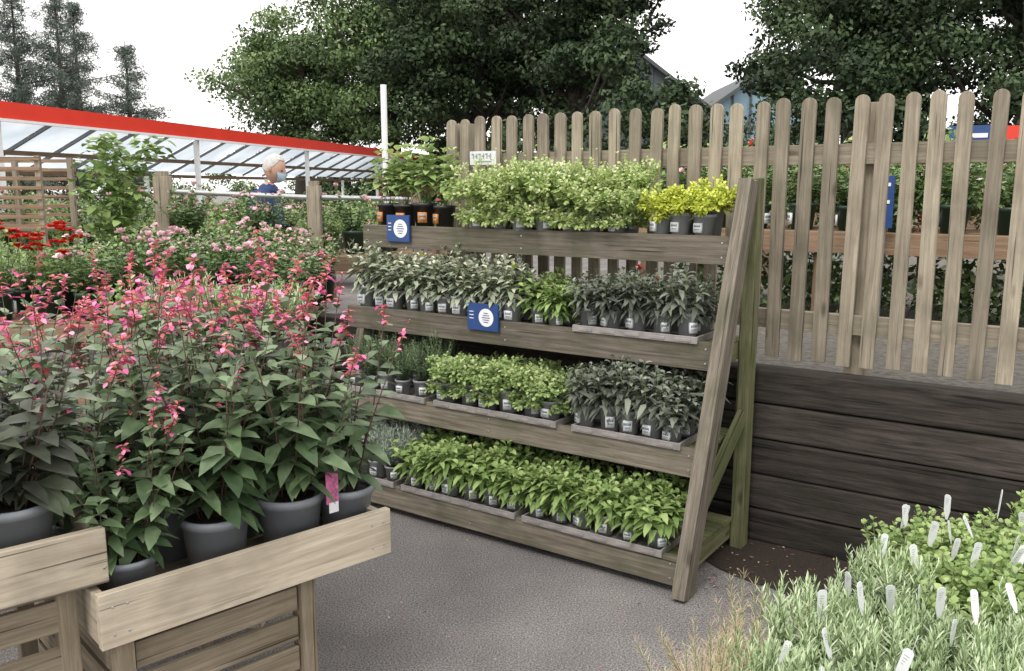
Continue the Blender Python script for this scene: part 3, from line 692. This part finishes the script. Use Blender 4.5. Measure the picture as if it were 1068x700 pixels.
tree('broadleaf_tree',(18.5,27,0),4.4,4,6.5,5.2,T_dark,110,280,.2,6)
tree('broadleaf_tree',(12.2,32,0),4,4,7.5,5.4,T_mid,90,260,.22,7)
def hedge(x0,x1,y,h,mat,n,seed,per=220):
    rg=random.Random(seed); cs=[];rs=[]
    for i in range(n):
        x=x0+(x1-x0)*rg.random(); z=rg.random()**.7*h*(.8+.2*math.sin(x*1.3+seed)); cs.append((x,y+rg.uniform(-.8,.8),z)); r=rg.uniform(.45,.8); rs.append((r,r,r*.7))
    place('hedge',masscards('hedge',cs,np.array(rs),per,.17,[mat]))
hedge(-2.6,2.5,24,3.2,T_dark,90,1)
hedge(-7,0,31,3.4,T_dark,110,4)
hedge(2,25,22.5,4.5,T_dark,380,3)
hedge(-45,-6,46,2.6,T_mid,200,2,160)
def conifer(loc,H,r,seed):
    rg=random.Random(seed); mb=MB(); tube(mb,[(0,0,0),(0,0,H*.5),(0,0,H)],[.25,.14,.02],M_bark,8); cs=[];rs=[]
    z=1.6
    while z<H-.1:
        u=(z/H); R0=r*(1-u)**.65*rg.uniform(.65,1.15)+.12
        for k in range(6):
            a=rg.random()*6.28; L=R0*rg.uniform(.5,1.1); e=Vector((math.cos(a)*L,math.sin(a)*L,z+L*.22)); tube(mb,[(0,0,z),e],[.04*(1-u)+.008,.01],M_bark,4)
            m=max(2,int(L/.3))
            for j in range(m):
                f=(j+1)/m; cs.append((e.x*f,e.y*f,z+L*.22*f-.12)); rs.append((.36,.36,.26))
        z+=rg.uniform(.22,.42)
    par=bpy.data.objects.new('conifer_tree',None); scene.collection.objects.link(par); par.location=loc
    place('trunk',mb.mesh('trunk',True),parent=par); place('needles',masscards('needles',cs,np.array(rs),32,.26,[T_con],aspect=.14),parent=par)
conifer((-25.4,46,0),11.8,3.2,1); conifer((-22.7,45,0),11.2,2.9,2); conifer((-28.9,45,0),11.5,2.8,3); conifer((-19.8,46,0),9.0,2.5,4); conifer((-31,47,0),10,2.4,5); conifer((-23.8,49,0),11.5,2.9,6)
# ------------------------------------------------------------------ man
M_skin=plain('skin',(.50,.30,.22),.55,var=.08); M_shirt=plain('navy_shirt',(.018,.04,.12),.8,var=.25,scale=14); M_trou=plain('dark_trousers',(.03,.03,.04),.8,var=.2)
M_hair=plain('white_hair',(.50,.49,.47),.7,var=.2,scale=60,bump=.5); M_shoe=plain('shoe',(.02,.02,.02),.5); M_mask=plain('pale_blue_mask',(.42,.58,.68),.6)
man=bpy.data.objects.new('elderly_man',None); scene.collection.objects.link(man)
J=[(0,0,.95),(0.01,0,1.12),(.05,0,1.33),(.10,0,1.47),(.13,0,1.57)]; r=[(.15,.17),(.14,.16),(.15,.19),(.085,.11),(.06,.06)]; Ed=[(0,1),(1,2),(2,3),(3,4)]
def addj(p,rad,par): J.append(p); r.append((rad,rad)); Ed.append((par,len(J)-1)); return len(J)-1
for s in(-1,1):
    sh=addj((.06,.17*s,1.43),.08,2); el=addj((.10,.25*s,1.17),.055,sh); wr=addj((.33,.20*s,1.10),.03,el); pm=addj((.40,.19*s,1.095),.032,wr)
    for f,(dy,l) in enumerate(((-.03,.065),(-.01,.078),(.01,.072),(.03,.058))):
        k=addj((.435,.19*s+dy,1.09),.0095,pm); k2=addj((.435+l*.5,.19*s+dy,1.08),.0085,k); addj((.435+l*.85,.19*s+dy*.9,1.055),.007,k2)
    k=addj((.385,.19*s-.035*s,1.085),.011,pm); addj((.415,.19*s-.06*s,1.07),.009,k)
    hp=addj((0,.09*s,.88),.10,0); kn=addj((.03,.10*s,.50),.068,hp); an=addj((0,.10*s,.09),.045,kn); addj((.16,.12*s,.04),.038,an)
me=bpy.data.meshes.new('body'); me.from_pydata(J,Ed,[]); ob=place('body',me)
sk=ob.modifiers.new('s','SKIN'); sk.use_smooth_shade=True
for i,v in enumerate(me.skin_vertices[0].data): v.radius=r[i]; v.use_root=(i==0)
ob.modifiers.new('sub','SUBSURF').levels=2
dg=bpy.context.evaluated_depsgraph_get(); me2=bpy.data.meshes.new_from_object(ob.evaluated_get(dg)); bpy.data.objects.remove(ob)
for m_ in (M_shirt,M_trou,M_skin,M_shoe):me2.materials.append(m_)
for p in me2.polygons:
    c=p.center; p.use_smooth=True
    p.material_index=3 if c.z<.09 else (2 if (c.x>.2 and c.z>.9) or c.z>1.54 else (1 if c.z<.98 else 0))
place('body',me2,parent=man)
mb=MB()
hc=Vector((.165,0,1.675)); nu,nv=28,20
def headpt(u,v,k=1.0):
    th=math.pi*v; ph=math.tau*u
    x=math.sin(th)*math.cos(ph); y=math.sin(th)*math.sin(ph); z=math.cos(th)
    X=x*.098*k; Y=y*.077*k; Z=z*.122*k
    if z<0: X*=1-.18*z*z; Y*=1-.35*z*z; X+= .02*(-z)
    X+=.028*math.exp(-((y/.16)**2+((z+.12)/.14)**2))*(x>0)*k
    X-=.010*math.exp(-(((abs(y)-.38)/.16)**2+((z-.05)/.1)**2))*(x>0)
    X+=.006*math.exp(-((y/.3)**2+((z+.5)/.08)**2))*(x>0)
    return Vector((X,Y,Z))
tilt=Matrix.Rotation(.32,3,'Y')
vs=[hc+tilt@headpt(i/nu,j/nv) for j in range(nv+1) for i in range(nu)]
fs=[(j*nu+i,(j+1)*nu+i,(j+1)*nu+(i+1)%nu,j*nu+(i+1)%nu) for j in range(nv) for i in range(nu)]
mb.add(vs,fs,M_skin)
hv=[]
def hairline(u): a=abs(((u+.5)%1)-.5)*2; return .25+.33*min(1,max(0,(a-.28)/.3))
for j in range(11):
    for i in range(nu):
        v=hairline(i/nu)*j/10; hv.append(hc+tilt@(headpt(i/nu,v,1.05+.03*R.random()*(j<10))))
hf=[(j*nu+i,(j+1)*nu+i,(j+1)*nu+(i+1)%nu,j*nu+(i+1)%nu) for j in range(10) for i in range(nu)]
mb.add(hv,hf,M_hair)
for s in(-1,1):
    e=hc+tilt@Vector((-.005,.079*s,-.005))
    lathe(mb,[(.001,-.03),(.010,-.022),(.014,.0),(.013,.02),(.001,.028)],e,M_skin,10)
    ee=hc+tilt@Vector((.088,.030*s,.008)); box(mb,ee,(1,0,0),(0,1,0),(0,0,1),.01,.02,.010,M_shoe)
mk=[hc+tilt@(headpt(((i-5)/10*.34)%1,.53+.30*j/6,1.0)+Vector((.012+.012*math.sin(math.pi*j/6),0,0))) for j in range(7) for i in range(11)]
mb.add(mk,[(j*11+i,j*11+i+1,(j+1)*11+i+1,(j+1)*11+i) for j in range(6) for i in range(10)],M_mask)
mb2=MB(); lathe(mb2,[(.088,0),(.078,.04),(.07,.04)],(.105,0,1.485),M_shirt,20)
place('head',mb.mesh('head',True),parent=man); place('collar',mb2.mesh('collar',True),parent=man)
man.location=(-2.36,8.1,.0); man.scale=(1.06,1.06,1.06); man.rotation_euler=(0,0,math.radians(-8))
# ------------------------------------------------------------------ world, sun, camera
w=bpy.data.worlds.new('World'); scene.world=w; w.use_nodes=True; N=w.node_tree.nodes; Lk=w.node_tree.links
bg=N['Background']; bg.inputs['Strength'].default_value=.15
sky=N.new('ShaderNodeTexSky'); sky.sky_type='NISHITA'; sky.sun_disc=False; sky.sun_elevation=math.radians(52); sky.sun_rotation=math.radians(215); sky.dust_density=3
tc=N.new('ShaderNodeTexCoord'); n=N.new('ShaderNodeTexNoise'); n.inputs['Scale'].default_value=2.2; n.inputs['Detail'].default_value=6
mp=N.new('ShaderNodeMapping'); mp.inputs['Scale'].default_value=(1,1,2.5); Lk.new(tc.outputs['Generated'],mp.inputs[0]); Lk.new(mp.outputs[0],n.inputs['Vector'])
rr=N.new('ShaderNodeValToRGB'); rr.color_ramp.elements[0].position=.3; rr.color_ramp.elements[0].color=(.75,.75,.75,1); rr.color_ramp.elements[1].position=.6; rr.color_ramp.elements[1].color=(1,1,1,1)
Lk.new(n.outputs['Fac'],rr.inputs[0])
mx=N.new('ShaderNodeMix'); mx.data_type='RGBA'; Lk.new(rr.outputs[0],mx.inputs[0]); Lk.new(sky.outputs[0],mx.inputs[6]); mx.inputs[7].default_value=(13.2,12.9,12.6,1)
Lk.new(mx.outputs[2],bg.inputs[0])
sun=bpy.data.lights.new('sun','SUN'); sun.energy=1.5; sun.angle=math.radians(18); sun.color=(1,.96,.9)
so=bpy.data.objects.new('sun',sun); scene.collection.objects.link(so)
az=math.radians(215); el=math.radians(52)
dv=Vector((math.sin(az)*math.cos(el),math.cos(az)*math.cos(el),math.sin(el)))
so.rotation_euler=dv.to_track_quat('Z','Y').to_euler()
cam=bpy.data.cameras.new('camera'); cam.lens=30.34; cam.sensor_width=36; cam.clip_end=1000; cam.clip_start=.05
co=bpy.data.objects.new('camera',cam); scene.collection.objects.link(co); co.location=(0,0,1.6); co.rotation_euler=(math.radians(90-9.7),0,0)
scene.camera=co
scene.view_settings.view_transform='Standard'; scene.view_settings.look='None'; scene.view_settings.exposure=0
